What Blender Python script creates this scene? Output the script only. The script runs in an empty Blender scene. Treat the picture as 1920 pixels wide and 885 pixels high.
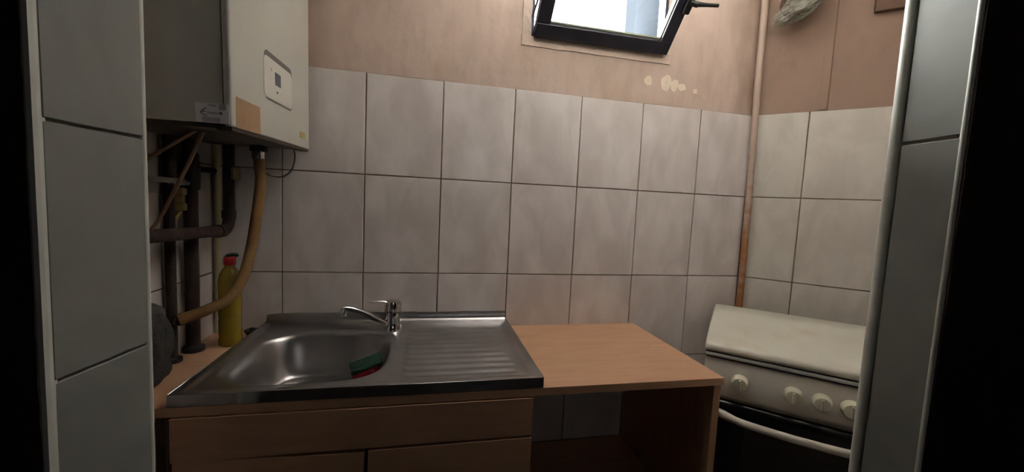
import bpy, bmesh, math, random
from mathutils import Vector, Matrix, noise
random.seed(7)
S = bpy.context.scene
COL = S.collection
F = 1.705                     # height of the tile top above the floor
def Z(r): return r + F        # measured relative to the tile top -> world

# ------------------------------------------------------------------ camera
cam = bpy.data.cameras.new('camera'); cam.sensor_width = 36.0; cam.lens = 13.674
cam.clip_start = 0.02
co = bpy.data.objects.new('camera', cam); COL.objects.link(co)
m = Matrix(((0.9773695, -0.0294645, -0.2094770, 0.46438),
            (-0.2062215, 0.0879236, -0.9745471, -1.38176),
            (0.0471326, 0.9956914, 0.0798576, 1.29579),
            (0, 0, 0, 1)))
co.matrix_world = m
S.camera = co

# ------------------------------------------------------------------ sky, light, exposure
w = bpy.data.worlds.new('sky'); S.world = w; w.use_nodes = True
bg = w.node_tree.nodes['Background']
bg.inputs[0].default_value = (1.0, 0.975, 0.96, 1); bg.inputs[1].default_value = 6.0
def portal(name, loc, rot, sx, sy):
    l = bpy.data.lights.new(name, 'AREA'); l.shape = 'RECTANGLE'; l.size = sx; l.size_y = sy
    l.cycles.is_portal = True
    o = bpy.data.objects.new(name, l); o.location = loc; o.rotation_euler = rot; COL.objects.link(o)
portal('window_daylight_portal', (1.06, 0.12, Z(.40)), (math.radians(-90), 0, 0), .56, .46)
portal('hall_daylight_portal', (1.15, -4.06, 1.90), (math.radians(90), 0, 0), .72, .82)
S.view_settings.view_transform = 'Standard'; S.view_settings.look = 'None'
S.view_settings.gamma = 1.0; S.view_settings.use_curve_mapping = False
S.view_settings.exposure = 4.86
S.cycles.diffuse_bounces = 8; S.cycles.max_bounces = 14

# ------------------------------------------------------------------ materials
MATS = {}
def nodemat(name):
    mt = bpy.data.materials.new(name); mt.use_nodes = True
    nt = mt.node_tree; return mt, nt, nt.nodes['Principled BSDF']
def mat(name, col, rough=.5, metal=0.0, var=0.0, scale=8.0, col2=None, stretch=(1, 1, 1), bump=0.0, bscale=60.0,
        detail=6.0, lo=.35, hi=.65, spec=.5, trans=0.0, alpha=1.0, rand=False, coat=0.0, rvar=0.0, scale2=None, col3=None):
    mt, nt, bs = nodemat(name); N = nt.nodes; L = nt.links
    bs.inputs['Base Color'].default_value = (*col, 1); bs.inputs['Roughness'].default_value = rough
    bs.inputs['Metallic'].default_value = metal; bs.inputs['Specular IOR Level'].default_value = spec
    bs.inputs['Transmission Weight'].default_value = trans; bs.inputs['Coat Weight'].default_value = coat
    tc = N.new('ShaderNodeTexCoord'); mp = N.new('ShaderNodeMapping'); mp.inputs['Scale'].default_value = stretch
    L.new(tc.outputs['Object'], mp.inputs['Vector']); vec = mp.outputs['Vector']
    if rand:
        oi = N.new('ShaderNodeObjectInfo'); mu = N.new('ShaderNodeMath'); mu.operation = 'MULTIPLY'; mu.inputs[1].default_value = 37.0
        L.new(oi.outputs['Random'], mu.inputs[0])
        ad = N.new('ShaderNodeVectorMath'); ad.operation = 'ADD'; L.new(vec, ad.inputs[0]); L.new(mu.outputs[0], ad.inputs[1]); vec = ad.outputs[0]
    if col2 is not None:
        nz = N.new('ShaderNodeTexNoise'); nz.inputs['Scale'].default_value = scale; nz.inputs['Detail'].default_value = detail
        nz.inputs['Distortion'].default_value = var
        L.new(vec, nz.inputs['Vector'])
        cr = N.new('ShaderNodeValToRGB'); cr.color_ramp.elements[0].position = lo; cr.color_ramp.elements[1].position = hi
        cr.color_ramp.elements[0].color = (*col, 1); cr.color_ramp.elements[1].color = (*col2, 1)
        L.new(nz.outputs['Fac'], cr.inputs['Fac']); out = cr.outputs['Color']
        if col3 is not None:
            n2 = N.new('ShaderNodeTexNoise'); n2.inputs['Scale'].default_value = scale2; n2.inputs['Detail'].default_value = 5
            L.new(vec, n2.inputs['Vector'])
            r2 = N.new('ShaderNodeValToRGB'); r2.color_ramp.elements[0].position = .56; r2.color_ramp.elements[1].position = .72
            r2.color_ramp.elements[0].color = (0, 0, 0, 1); r2.color_ramp.elements[1].color = (1, 1, 1, 1)
            L.new(n2.outputs['Fac'], r2.inputs['Fac'])
            mx = N.new('ShaderNodeMix'); mx.data_type = 'RGBA'; L.new(r2.outputs['Color'], mx.inputs['Factor'])
            L.new(out, mx.inputs['A']); mx.inputs['B'].default_value = (*col3, 1); out = mx.outputs['Result']
        L.new(out, bs.inputs['Base Color'])
        if rvar:
            mr = N.new('ShaderNodeMapRange'); mr.inputs['To Min'].default_value = rough - rvar; mr.inputs['To Max'].default_value = rough + rvar
            L.new(nz.outputs['Fac'], mr.inputs['Value']); L.new(mr.outputs['Result'], bs.inputs['Roughness'])
    if bump:
        nb = N.new('ShaderNodeTexNoise'); nb.inputs['Scale'].default_value = bscale; nb.inputs['Detail'].default_value = 4
        L.new(vec, nb.inputs['Vector'])
        bp = N.new('ShaderNodeBump'); bp.inputs['Strength'].default_value = bump; bp.inputs['Distance'].default_value = .01
        L.new(nb.outputs['Fac'], bp.inputs['Height']); L.new(bp.outputs['Normal'], bs.inputs['Normal'])
    MATS[name] = mt; return mt

mat('jamb_tile_shaded', (.205, .21, .195), .3, col2=(.24, .245, .228), scale=7, stretch=(1.3, 1.3, .9), var=1.0, rand=True, bump=.02, bscale=14)  # grey tile tone, darkened further so the jambs' shade sits in the colour
mat('tile', (.545, .49, .46), .16, col2=(.665, .61, .58), scale=6.5, stretch=(1.7, 1, .8), var=.35, detail=14, lo=.38, hi=.64, rand=True, bump=.02, bscale=14, rvar=.05)
mat('tile_cream', (.47, .435, .38), .2, col2=(.545, .515, .455), scale=7, stretch=(1.6, 1, .8), var=1.0, lo=.34, hi=.66, rand=True, bump=.02, bscale=14)
mat('grout', (.16, .11, .075), .9, col2=(.25, .18, .12), scale=20, bump=.2)
mat('plaster', (.46, .35, .285), .85, col2=(.52, .40, .33), scale=3.2, bump=.18, bscale=38, lo=.3, hi=.7, col3=(.46, .34, .265), scale2=5)
def corner_stain(mt):      # brown water stain running down the wall beside the riser pipe
    nt = mt.node_tree; N, L = nt.nodes, nt.links; bs = nt.nodes['Principled BSDF']; src = bs.inputs['Base Color'].links[0].from_socket
    tc = N.new('ShaderNodeTexCoord'); sp = N.new('ShaderNodeSeparateXYZ'); L.new(tc.outputs['Object'], sp.inputs[0])
    mp = N.new('ShaderNodeMapping'); mp.inputs['Scale'].default_value = (9, 1, 3); L.new(tc.outputs['Object'], mp.inputs[0])
    nz = N.new('ShaderNodeTexNoise'); nz.inputs['Scale'].default_value = 2.5; nz.inputs['Detail'].default_value = 6; L.new(mp.outputs[0], nz.inputs['Vector'])
    mr = N.new('ShaderNodeMapRange'); mr.inputs['From Min'].default_value = 1.60; mr.inputs['From Max'].default_value = 1.73
    mr.inputs['To Min'].default_value = -.45; mr.inputs['To Max'].default_value = .35; L.new(sp.outputs['X'], mr.inputs['Value'])
    ad = N.new('ShaderNodeMath'); ad.use_clamp = True; L.new(nz.outputs['Fac'], ad.inputs[0]); L.new(mr.outputs[0], ad.inputs[1])
    mx = N.new('ShaderNodeMix'); mx.data_type = 'RGBA'; L.new(ad.outputs[0], mx.inputs['Factor']); L.new(src, mx.inputs['A']); mx.inputs['B'].default_value = (.27, .185, .135, 1)
    L.new(mx.outputs['Result'], bs.inputs['Base Color'])
corner_stain(MATS['plaster'])
mat('plaster_patch', (.60, .47, .38), .9, col2=(.52, .42, .34), scale=9, bump=.5, bscale=50)
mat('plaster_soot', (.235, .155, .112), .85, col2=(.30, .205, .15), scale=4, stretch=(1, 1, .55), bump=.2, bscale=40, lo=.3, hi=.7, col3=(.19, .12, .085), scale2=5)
mat('plaster_light_spot', (.70, .60, .48), .9, col2=(.62, .52, .41), scale=30)
mat('ceiling_paint', (.84, .82, .78), .9, bump=.1)
mat('hall_paint', (.07, .06, .05), .9, col2=(.06, .05, .045), scale=3, bump=.1)
mat('floor_tile', (.07, .055, .05), .35, col2=(.09, .07, .065), scale=5)
mat('dark_wood', (.022, .011, .009), .5, col2=(.035, .017, .013), scale=6, stretch=(6, 6, .6), bump=.1, bscale=30)
mat('edge_plaster', (.33, .29, .25), .9, col2=(.24, .20, .17), scale=30, bump=.5, bscale=60)
mat('edge_trim', (.66, .67, .61), .3, col2=(.60, .61, .55), scale=12)
mat('beech', (.48, .265, .15), .45, col2=(.55, .32, .19), scale=5, stretch=(1.2, 9, 9), var=.6, lo=.3, hi=.7, bump=.03, bscale=30)
mat('beech_upright', (.48, .265, .15), .45, col2=(.55, .32, .19), scale=5, stretch=(9, 9, 1.2), var=.6, bump=.03)
mat('steel', (.40, .385, .38), .30, 1.0, col2=(.47, .455, .45), scale=9, stretch=(1, 1, 1), bump=.012, bscale=120, rvar=.06)
mat('steel_edge', (.42, .41, .43), .13, 1.0, col2=(.5, .49, .5), scale=9)
mat('chrome', (.66, .66, .66), .10, 1.0)
mat('chrome_dark', (.10, .10, .10), .25, .8)
mat('boiler_enamel', (.54, .53, .46), .38, col2=(.58, .57, .50), scale=4, bump=.01, bscale=300)
mat('boiler_plastic', (.66, .64, .56), .35)
mat('boiler_slot', (.15, .14, .12), .6)
mat('boiler_base', (.020, .015, .011), .6, col2=(.07, .05, .03), scale=18, bump=.2)
mat('display_glass', (.075, .08, .10), .15)
mat('brown_tape', (.36, .21, .10), .4, col2=(.41, .25, .125), scale=12, bump=.15, bscale=35)
mat('sticker_paper', (.80, .80, .80), .5, col2=(.72, .70, .77), scale=14)
mat('sticker_ink', (.10, .08, .09), .6)
mat('sticker_grey', (.36, .37, .36), .6)
mat('sticker_lilac', (.46, .40, .50), .6, col2=(.40, .42, .52), scale=30)
mat('yellow_label', (.58, .46, .16), .5, col2=(.45, .36, .14), scale=60)
mat('rust_pipe', (.018, .012, .010), .7, col2=(.045, .022, .016), scale=22, bump=.5, bscale=70, col3=(.075, .034, .02), scale2=14)
mat('black_iron', (.012, .011, .012), .6, col2=(.022, .018, .017), scale=20, bump=.3)
mat('brass', (.48, .36, .16), .4, .7, col2=(.30, .22, .10), scale=30)
mat('hose_rubber', (.27, .15, .045), .55, col2=(.19, .095, .03), scale=18, bump=.35, bscale=55)
mat('copper_line', (.28, .16, .10), .5, .4, col2=(.20, .12, .08), scale=30)
mat('cream_pipe', (.45, .38, .24), .5, col2=(.36, .29, .17), scale=16, bump=.2)
mat('grey_cloth', (.055, .052, .046), .95, col2=(.035, .033, .03), scale=20, bump=.8, bscale=50)
mat('bracket_grey', (.28, .26, .23), .6)
mat('cable_brown', (.05, .028, .02), .5)
mat('bottle_yellow', (.40, .29, .028), .22, trans=.35, col2=(.30, .21, .022), scale=9, spec=.5)
mat('cap_red', (.45, .012, .02), .4)
mat('cap_green', (.02, .06, .03), .45)
mat('rubber_black', (.008, .008, .009), .55)
mat('sponge_green', (.012, .055, .03), .95, col2=(.02, .08, .045), scale=120, bump=1.0, bscale=200)
mat('sponge_red', (.40, .02, .035), .9, col2=(.30, .012, .02), scale=90, bump=.8, bscale=160)
mat('stove_enamel', (.60, .58, .49), .28, col2=(.55, .53, .44), scale=5, bump=.01, bscale=200, col3=(.52, .46, .33), scale2=7)
mat('stove_panel', (.62, .59, .52), .3, col2=(.57, .535, .45), scale=6, col3=(.44, .36, .25), scale2=5)
mat('stove_strip', (.50, .53, .52), .25)
mat('stove_gap', (.012, .012, .012), .5)
mat('stove_knob', (.66, .64, .50), .3, col2=(.60, .57, .42), scale=40)
mat('stove_black', (.010, .009, .010), .18)
mat('oven_glass', (.022, .018, .016), .10)
mat('window_metal', (.030, .030, .042), .38, .35, col2=(.045, .045, .06), scale=15)
mat('gasket', (.15, .16, .10), .6)
mat('handle_black', (.01, .01, .01), .4)
mat('paint_pipe', (.50, .37, .29), .6, col2=(.44, .31, .24), scale=14, bump=.25)
mat('blocker_shade', (.0046, .0054, .0064), .9, col2=(.0050, .0058, .0069), scale=1, spec=0)  # near-black colour with shade put in, for the added blockers outside
mat('outer_reveal_shaded', (.0125, .0145, .017), .9, col2=(.014, .016, .019), scale=6, spec=0)  # outer wall layer near-black: the window reveal's shade is put into its colour
mat('blocker_shade_dark', (.004, .0047, .0058), .9, spec=0)  # darker still, for the window-like boxes on the added wall
mat('brown_board', (.14, .075, .045), .7, col2=(.10, .055, .035), scale=12)
mat('flue_dark', (.05, .025, .015), .8, col2=(.10, .05, .03), scale=20, bump=.4)

# pipe that is painted above and rusts lower down (wear with a shape of its own)
def rust_gradient():
    mt, nt, bs = nodemat('painted_rusty'); N, L = nt.nodes, nt.links
    tc = N.new('ShaderNodeTexCoord'); sp = N.new('ShaderNodeSeparateXYZ'); L.new(tc.outputs['Object'], sp.inputs[0])
    nz = N.new('ShaderNodeTexNoise'); nz.inputs['Scale'].default_value = 22; nz.inputs['Detail'].default_value = 6; L.new(tc.outputs['Object'], nz.inputs['Vector'])
    mr = N.new('ShaderNodeMapRange'); mr.inputs['From Min'].default_value = 1.72; mr.inputs['From Max'].default_value = .85
    mr.inputs['To Min'].default_value = -.32; mr.inputs['To Max'].default_value = .35
    L.new(sp.outputs['Z'], mr.inputs['Value'])
    ad = N.new('ShaderNodeMath'); L.new(nz.outputs['Fac'], ad.inputs[0]); L.new(mr.outputs['Result'], ad.inputs[1])
    cr = N.new('ShaderNodeValToRGB'); e = cr.color_ramp.elements
    e[0].position = .42; e[0].color = (.40, .30, .24, 1); e[1].position = .72; e[1].color = (.30, .12, .04, 1)
    k = e.new(.55); k.color = (.33, .21, .145, 1)
    L.new(ad.outputs[0], cr.inputs['Fac']); L.new(cr.outputs['Color'], bs.inputs['Base Color']); bs.inputs['Roughness'].default_value = .7
    bp = N.new('ShaderNodeBump'); bp.inputs['Strength'].default_value = .4; bp.inputs['Distance'].default_value = .004
    L.new(nz.outputs['Fac'], bp.inputs['Height']); L.new(bp.outputs['Normal'], bs.inputs['Normal'])
    MATS['painted_rusty'] = mt
rust_gradient()
def pane_mat(name, tint, gl=.06):
    mt = bpy.data.materials.new(name); mt.use_nodes = True; nt = mt.node_tree; nt.nodes.clear(); N, L = nt.nodes, nt.links
    o = N.new('ShaderNodeOutputMaterial'); t = N.new('ShaderNodeBsdfTransparent'); t.inputs[0].default_value = (*tint, 1)
    g = N.new('ShaderNodeBsdfGlossy'); g.inputs['Roughness'].default_value = .03; mx = N.new('ShaderNodeMixShader')
    mx.inputs[0].default_value = gl; L.new(t.outputs[0], mx.inputs[1]); L.new(g.outputs[0], mx.inputs[2]); L.new(mx.outputs[0], o.inputs['Surface'])
    MATS[name] = mt
pane_mat('pane', (.93, .95, .95))
def film_mat():
    mt = bpy.data.materials.new('plastic_film'); mt.use_nodes = True; nt = mt.node_tree; nt.nodes.clear(); N, L = nt.nodes, nt.links
    o = N.new('ShaderNodeOutputMaterial'); t = N.new('ShaderNodeBsdfTransparent'); t.inputs[0].default_value = (.80, .80, .74, 1)
    p = N.new('ShaderNodeBsdfPrincipled'); p.inputs['Base Color'].default_value = (.24, .23, .18, 1); p.inputs['Roughness'].default_value = .12
    p.inputs['Specular IOR Level'].default_value = .9
    mx = N.new('ShaderNodeMixShader'); mx.inputs[0].default_value = .55
    L.new(t.outputs[0], mx.inputs[1]); L.new(p.outputs[0], mx.inputs[2]); L.new(mx.outputs[0], o.inputs['Surface']); MATS['plastic_film'] = mt
film_mat()

# ------------------------------------------------------------------ mesh builder
class MB:
    def __init__(s): s.v = []; s.f = []; s.mi = []
    def add(s, vs, fs, mi=0):
        b = len(s.v); s.v += [tuple(v) for v in vs]
        for f in fs: s.f.append([b + i for i in f]); s.mi.append(mi)
        return s
    def box(s, x0, x1, y0, y1, z0, z1, bev=0.0, seg=1, mi=0, M=None):
        bm = bmesh.new(); bmesh.ops.create_cube(bm, size=1)
        for v in bm.verts:
            v.co = Vector(((x0 + x1) / 2 + v.co.x * (x1 - x0), (y0 + y1) / 2 + v.co.y * (y1 - y0), (z0 + z1) / 2 + v.co.z * (z1 - z0)))
        if bev: bmesh.ops.bevel(bm, geom=list(bm.edges), offset=bev, segments=seg, affect='EDGES', profile=.5)
        bm.verts.index_update()
        vs = [(M @ v.co) if M else v.co.copy() for v in bm.verts]
        s.add(vs, [[v.index for v in f.verts] for f in bm.faces], mi); bm.free(); return s
    def prism(s, poly, z0, z1, mi=0):
        a = sum(poly[i][0] * poly[(i + 1) % len(poly)][1] - poly[(i + 1) % len(poly)][0] * poly[i][1] for i in range(len(poly)))
        if a < 0: poly = poly[::-1]
        n = len(poly)
        vs = [(x, y, z0) for x, y in poly] + [(x, y, z1) for x, y in poly]
        fs = [list(range(n))[::-1], list(range(n, 2 * n))] + [[i, (i + 1) % n, n + (i + 1) % n, n + i] for i in range(n)]
        return s.add(vs, fs, mi)
    def tube(s, pts, r, seg=14, smooth=0, mi=0, squash=None):
        P = [Vector(p) for p in pts]; rs = r if isinstance(r, (list, tuple)) else [r] * len(P)
        if smooth:
            Q, RR = [], []
            for i in range(len(P) - 1):
                p0 = P[max(i - 1, 0)]; p1 = P[i]; p2 = P[i + 1]; p3 = P[min(i + 2, len(P) - 1)]
                for k in range(smooth):
                    t = k / smooth
                    Q.append(.5 * ((2 * p1) + (p2 - p0) * t + (2 * p0 - 5 * p1 + 4 * p2 - p3) * t * t + (3 * p1 - p0 - 3 * p2 + p3) * t ** 3))
                    RR.append(rs[i] + (rs[i + 1] - rs[i]) * t)
            Q.append(P[-1]); RR.append(rs[-1]); P, rs = Q, RR
        T = [(P[min(i + 1, len(P) - 1)] - P[max(i - 1, 0)]).normalized() for i in range(len(P))]
        ref = Vector((0, 0, 1)) if abs(T[0].z) < .9 else Vector((1, 0, 0))
        u = T[0].cross(ref).normalized(); vs = []
        for i, p in enumerate(P):
            u = (u - T[i] * u.dot(T[i])).normalized(); vv = T[i].cross(u)
            sq = squash or (1, 1)
            for k in range(seg):
                a = 2 * math.pi * k / seg
                vs.append(p + rs[i] * (sq[0] * math.cos(a) * u + sq[1] * math.sin(a) * vv))
        n = len(P); fs = []
        for i in range(n - 1):
            for k in range(seg):
                k2 = (k + 1) % seg
                fs.append([i * seg + k, i * seg + k2, (i + 1) * seg + k2, (i + 1) * seg + k])
        fs.append(list(range(seg))[::-1]); fs.append([(n - 1) * seg + k for k in range(seg)])
        return s.add(vs, fs, mi)
    def lathe(s, prof, c, axis=(0, 0, 1), seg=24, mi=0):
        ax = Vector(axis).normalized(); ref = Vector((0, 0, 1)) if abs(ax.z) < .9 else Vector((1, 0, 0))
        u = ax.cross(ref).normalized(); vv = ax.cross(u); c = Vector(c); vs = []; fs = []
        for r, h in prof:
            for k in range(seg):
                a = 2 * math.pi * k / seg
                vs.append(c + ax * h + r * (math.cos(a) * u + math.sin(a) * vv))
        n = len(prof)
        for i in range(n - 1):
            for k in range(seg):
                k2 = (k + 1) % seg
                fs.append([i * seg + k, i * seg + k2, (i + 1) * seg + k2, (i + 1) * seg + k])
        fs.append(list(range(seg))[::-1]); fs.append([(n - 1) * seg + k for k in range(seg)])
        return s.add(vs, fs, mi)
    def mesh(s, name, mats, smooth=True, ang=40):
        me = bpy.data.meshes.new(name); me.from_pydata(s.v, [], s.f)
        for mm in (mats if isinstance(mats, (list, tuple)) else [mats]): me.materials.append(MATS[mm])
        me.polygons.foreach_set('material_index', s.mi)
        bm = bmesh.new(); bm.from_mesh(me); bmesh.ops.recalc_face_normals(bm, faces=bm.faces); bm.to_mesh(me); bm.free()
        if smooth:
            me.shade_smooth(); me.set_sharp_from_angle(angle=math.radians(ang))
        me.update(); return me
    def build(s, name, mats, parent=None, loc=(0, 0, 0), rot=None, smooth=True, ang=40, label=None):
        """meshes are drawn in the parent's coordinates (world for top-level things)"""
        if loc != (0, 0, 0) and rot is None: s.v = [(x - loc[0], y - loc[1], z - loc[2]) for x, y, z in s.v]
        o = bpy.data.objects.new(name, s.mesh(name, mats, smooth, ang)); COL.objects.link(o)
        o.location = loc
        if rot is not None: o.rotation_euler = rot
        if parent: o.parent = parent
        if label: o['label'] = label
        return o
def tag(o, label, cat, group=None):
    o['label'] = label; o['category'] = cat
    if group: o['group'] = group
    return o
def struct(o): o['kind'] = 'structure'; return o
def thing(name, label, cat, loc, rz=0.0, group=None):
    o = bpy.data.objects.new(name, None); o.empty_display_size = .05; COL.objects.link(o)
    o.location = loc; o.rotation_euler = (0, 0, rz); return tag(o, label, cat, group)
class Sub(MB):
    """builder for the parts of a thing: drawn in world, stored relative to the thing's base"""
    def __init__(s, root): super().__init__(); s.root = root
    def build(s, name, mats, parent=None, **k):
        r = s.root.location
        s.v = [(x - r.x, y - r.y, z - r.z) for x, y, z in s.v]
        return MB.build(s, name, mats, parent or s.root, **k)

# ------------------------------------------------------------------ the setting
TW, TH = .25, .3315
XL, XC, ANG = -.19, 1.7386, .7562
DW = Vector((math.cos(ANG), -math.sin(ANG), 0)); NW = Vector((-math.sin(ANG), -math.cos(ANG), 0))
CEIL = 2.55
JA = .133
U = Vector((math.cos(JA), -math.sin(JA), 0)); NJ = Vector((math.sin(JA), math.cos(JA), 0))   # front wall direction, its normal
A0 = Vector((.021, -.645, 0)); B0 = Vector((0, -.796, 0))                  # left pier edges
A1 = Vector((1.293, -.815, 0)); B1 = Vector((1.279, -.921, 0))             # right pier edges
def xy(v): return (v.x, v.y)

MB().box(-2.2, 3.6, -4.2, .3, -.1, 0).build('floor', 'floor_tile', smooth=False)['kind'] = 'structure'
MB().box(-2.2, 3.6, -4.2, .3, CEIL, CEIL + .1).build('ceiling', 'hall_paint', smooth=False)['kind'] = 'structure'

# back wall with the window hole; bottom zone is the grout bed behind the tiles
HX0, HX1, HZ0, HZ1 = .795, 1.325, Z(.185), Z(.62)
wb = MB()
wb.box(-.40, XC + .16, .005, .26, 0, F - .001, mi=1)
for (ya, yb_, mi) in ((.001, .055, 0), (.055, .26, 2)):
    wb.box(-.40, HX0, ya, yb_, F - .001, CEIL, mi=mi); wb.box(HX1, XC + .16, ya, yb_, F - .001, CEIL, mi=mi)
    wb.box(HX0, HX1, ya, yb_, F - .001, HZ0, mi=mi); wb.box(HX0, HX1, ya, yb_, HZ1, CEIL, mi=mi)
wall_back = struct(wb.build('wall_back', ['plaster', 'grout', 'outer_reveal_shaded'], smooth=False))
wl = MB(); wl.box(-.40, XL - .005, -.75, .005, 0, F - .001, mi=1); wl.box(-.40, XL - .001, -.75, .001, F - .001, CEIL)
wall_left = struct(wl.build('wall_left', ['plaster', 'grout'], smooth=False))
def diag_poly(s0, s1, v0, v1):
    c = Vector((XC, 0, 0)); return [xy(c + DW * s0 + NW * v0), xy(c + DW * s1 + NW * v0), xy(c + DW * s1 + NW * v1), xy(c + DW * s0 + NW * v1)]
wd = MB(); wd.prism(diag_poly(-.08, 1.5, -.2, -.005), 0, F - .001, 1); wd.prism(diag_poly(-.08, 1.5, -.2, -.001), F - .001, CEIL)
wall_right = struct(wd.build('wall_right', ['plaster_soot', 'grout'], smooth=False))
# front wall: two piers (jambs) and a head
wf = MB(); wf.prism([xy(A0 - NJ * .006 - U * .007), xy(B0 + NJ * .006 - U * .007), xy(B0 + NJ * .006 - U * 2.0), xy(A0 - NJ * .006 - U * 2.0)], 0, CEIL)
wall_fl = struct(wf.build('wall_front_left', 'edge_plaster', smooth=False))
E1 = (B1 - A1).normalized()
wf = MB(); wf.prism([xy(A1 + U * .006), xy(B1 + U * .006 + NJ * .004), xy(B1 + U * 2.2 + NJ * .004), xy(A1 + U * 2.2)], 0, CEIL)
wall_fr = struct(wf.build('wall_front_right', 'edge_plaster', smooth=False))
wf = MB(); wf.prism([xy(A0), xy(B0), xy(B1), xy(A1)], 2.12, CEIL)
struct(wf.build('wall_front_head', 'ceiling_paint', smooth=False))
NC = 2.38
cn = MB(); q = Vector((XC, 0, 0)) + DW * 1.3
cn.prism([(XL - .1, .05), (XC + .1, .05), xy(q + NW * -.05), xy(A1 + U * 1.0), xy(A1), xy(A0), xy(A0 - U * .4)], NC, NC + .08)
struct(cn.build('ceiling_niche', 'ceiling_paint', smooth=False))
# hall shell
HY = -4.0
wh = MB(); hx0, hx1, hz0, hz1 = .80, 1.50, 1.50, 2.30
wh.box(-2.2, hx0, HY - .12, HY, 0, CEIL); wh.box(hx1, 3.6, HY - .12, HY, 0, CEIL)
wh.box(hx0, hx1, HY - .12, HY, 0, hz0); wh.box(hx0, hx1, HY - .12, HY, hz1, CEIL)
struct(wh.build('wall_hall_back', 'hall_paint', smooth=False))
struct(MB().box(-2.2, -2.0, HY, -.3, 0, CEIL).build('wall_hall_left', 'hall_paint', smooth=False))
struct(MB().box(3.4, 3.6, HY, .3, 0, CEIL).build('wall_hall_right', 'hall_paint', smooth=False))

# tiles: one object each, children of their wall
TM = {}
def tile_mesh(wd_, ht, mt):
    k = (round(wd_, 4), round(ht, 4), mt)
    if k not in TM:
        TM[k] = MB().box(-wd_ / 2, wd_ / 2, -.004, .004, -ht / 2, ht / 2, .0013).mesh('tile', mt, smooth=False)
    return TM[k]
def tile_run(wall, org, d, nrm, xs, zs, mt, gap=.0035, jit=.0006):
    """xs: joint positions along d, zs: joint heights (world), nrm points into the room"""
    rz = math.atan2(d.y, d.x)
    for i in range(len(xs) - 1):
        for j in range(len(zs) - 1):
            w_, h_ = xs[i + 1] - xs[i] - gap, abs(zs[j + 1] - zs[j]) - gap
            if w_ < .004 or h_ < .004: continue
            o = bpy.data.objects.new('tile', tile_mesh(w_, h_, mt)); COL.objects.link(o)
            c = org + d * ((xs[i] + xs[i + 1]) / 2) - nrm * (.004 + random.uniform(-jit, jit))
            o.location = (c.x, c.y, (zs[j] + zs[j + 1]) / 2); o.rotation_euler = (random.uniform(-.004, .004), random.uniform(-.0015, .0015), rz + random.uniform(-.005, .005)); o.parent = wall
ROWS = [F, F - TH, F - 2 * TH, F - 3 * TH, F - 4 * TH, F - 5 * TH, 0]
tile_run(wall_back, Vector((0, 0, 0)), Vector((1, 0, 0)), Vector((0, -1, 0)), [XL, 0] + [TW * i for i in range(1, 7)] + [XC], ROWS, 'tile')
tile_run(wall_left, Vector((XL, 0, 0)), Vector((0, -1, 0)), Vector((1, 0, 0)), [0, .25, .50, .62], ROWS, 'tile')
tile_run(wall_right, Vector((XC, 0, 0)), DW, NW, [0, .1857, .4357, .6857, .9357], ROWS, 'tile_cream')
# jamb tiles
dl = (A0 - B0).normalized(); nl = Vector((dl.y, -dl.x, 0))
LJ = (A0 - B0).length
tile_run(wall_fl, B0, dl, nl, [.0035, LJ - .004], [Z(.3315), Z(0), Z(-.332), Z(-.664), Z(-.9955), Z(-1.327), 0], 'jamb_tile_shaded', gap=.004)
dr = (B1 - A1).normalized(); nr = Vector((dr.y, -dr.x, 0))
RJ = (B1 - A1).length
tile_run(wall_fr, A1, dr, nr, [.012, RJ - .001], [Z(.40), Z(-.268), Z(-.93), 0], 'jamb_tile_shaded', gap=.0055)
# inner faces of the piers are tiled as well
tile_run(wall_fr, A1, U, NJ, [.012, .262, .512, .762, 1.012], ROWS, 'tile', gap=.004)
tile_run(wall_fl, A0 - U * .215, U, NJ, [.0, .203], ROWS, 'tile', gap=.004)
# edge beads and the dark casing on the hall side
def bead(name, p, r, z0, z1, mt, sq=None):
    o = MB().tube([(p.x, p.y, z0), (p.x, p.y, z1)], r, 12).build(name, mt); return struct(o)
bead('trim_1', A0 + U * -.003 - NJ * .003, .0045, 0, 2.12, 'edge_trim')
bead('trim_2', A1 + U * .004 - NJ * .002, .0105, 0, 2.12, 'edge_trim')
bead('trim_7', B1 + U * .0035 + NJ * .0035, .0042, 0, 2.12, 'edge_trim')
# near edge of the left pier: the glazed tile edge and a ragged strip of mortar
st = MB()
st.prism([xy(B0 + NJ * .001), xy(B0 - NJ * .004 - U * .001), xy(B0 - U * .0072 - NJ * .004), xy(B0 - U * .0072 + NJ * .01), xy(B0 - U * .001 + NJ * .01)], 0, 2.12)
struct(st.build('trim_3', 'edge_trim', smooth=False))
rg = MB(); n = 90; vs = []; fs = []
for i in range(n + 1):
    z = 2.12 * i / n
    e = .0125 + .0022 * noise.noise(Vector((0, 3.1, z * 9))) + .0012 * noise.noise(Vector((5, 0, z * 40)))
    for p in (B0 - U * .0074 - NJ * .001, B0 - U * e - NJ * .0012, B0 - U * (e + .004) + NJ * .006, B0 - U * .0074 + NJ * .006):
        vs.append((p.x, p.y, z))
for i in range(n):
    for k in range(4): fs.append([i * 4 + k, i * 4 + (k + 1) % 4, i * 4 + 4 + (k + 1) % 4, i * 4 + 4 + k])
rg.add(vs, fs); struct(rg.build('trim_4', 'edge_plaster'))
cs = MB(); p = B0 - U * .0135 + NJ * .006
cs.prism([xy(p), xy(p - NJ * .0065), xy(p - NJ * .0065 - U * .8), xy(p - U * .8)], 0, 2.2); struct(cs.build('trim_5', 'dark_wood', smooth=False))
cs = MB(); p = B1 + U * .004 + NJ * .004
cs.prism([xy(p), xy(p - NJ * .008 + U * .0), xy(p - NJ * .008 + U * .8), xy(p + U * .8)], 0, 2.2); struct(cs.build('trim_6', 'dark_wood', smooth=False))

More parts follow.
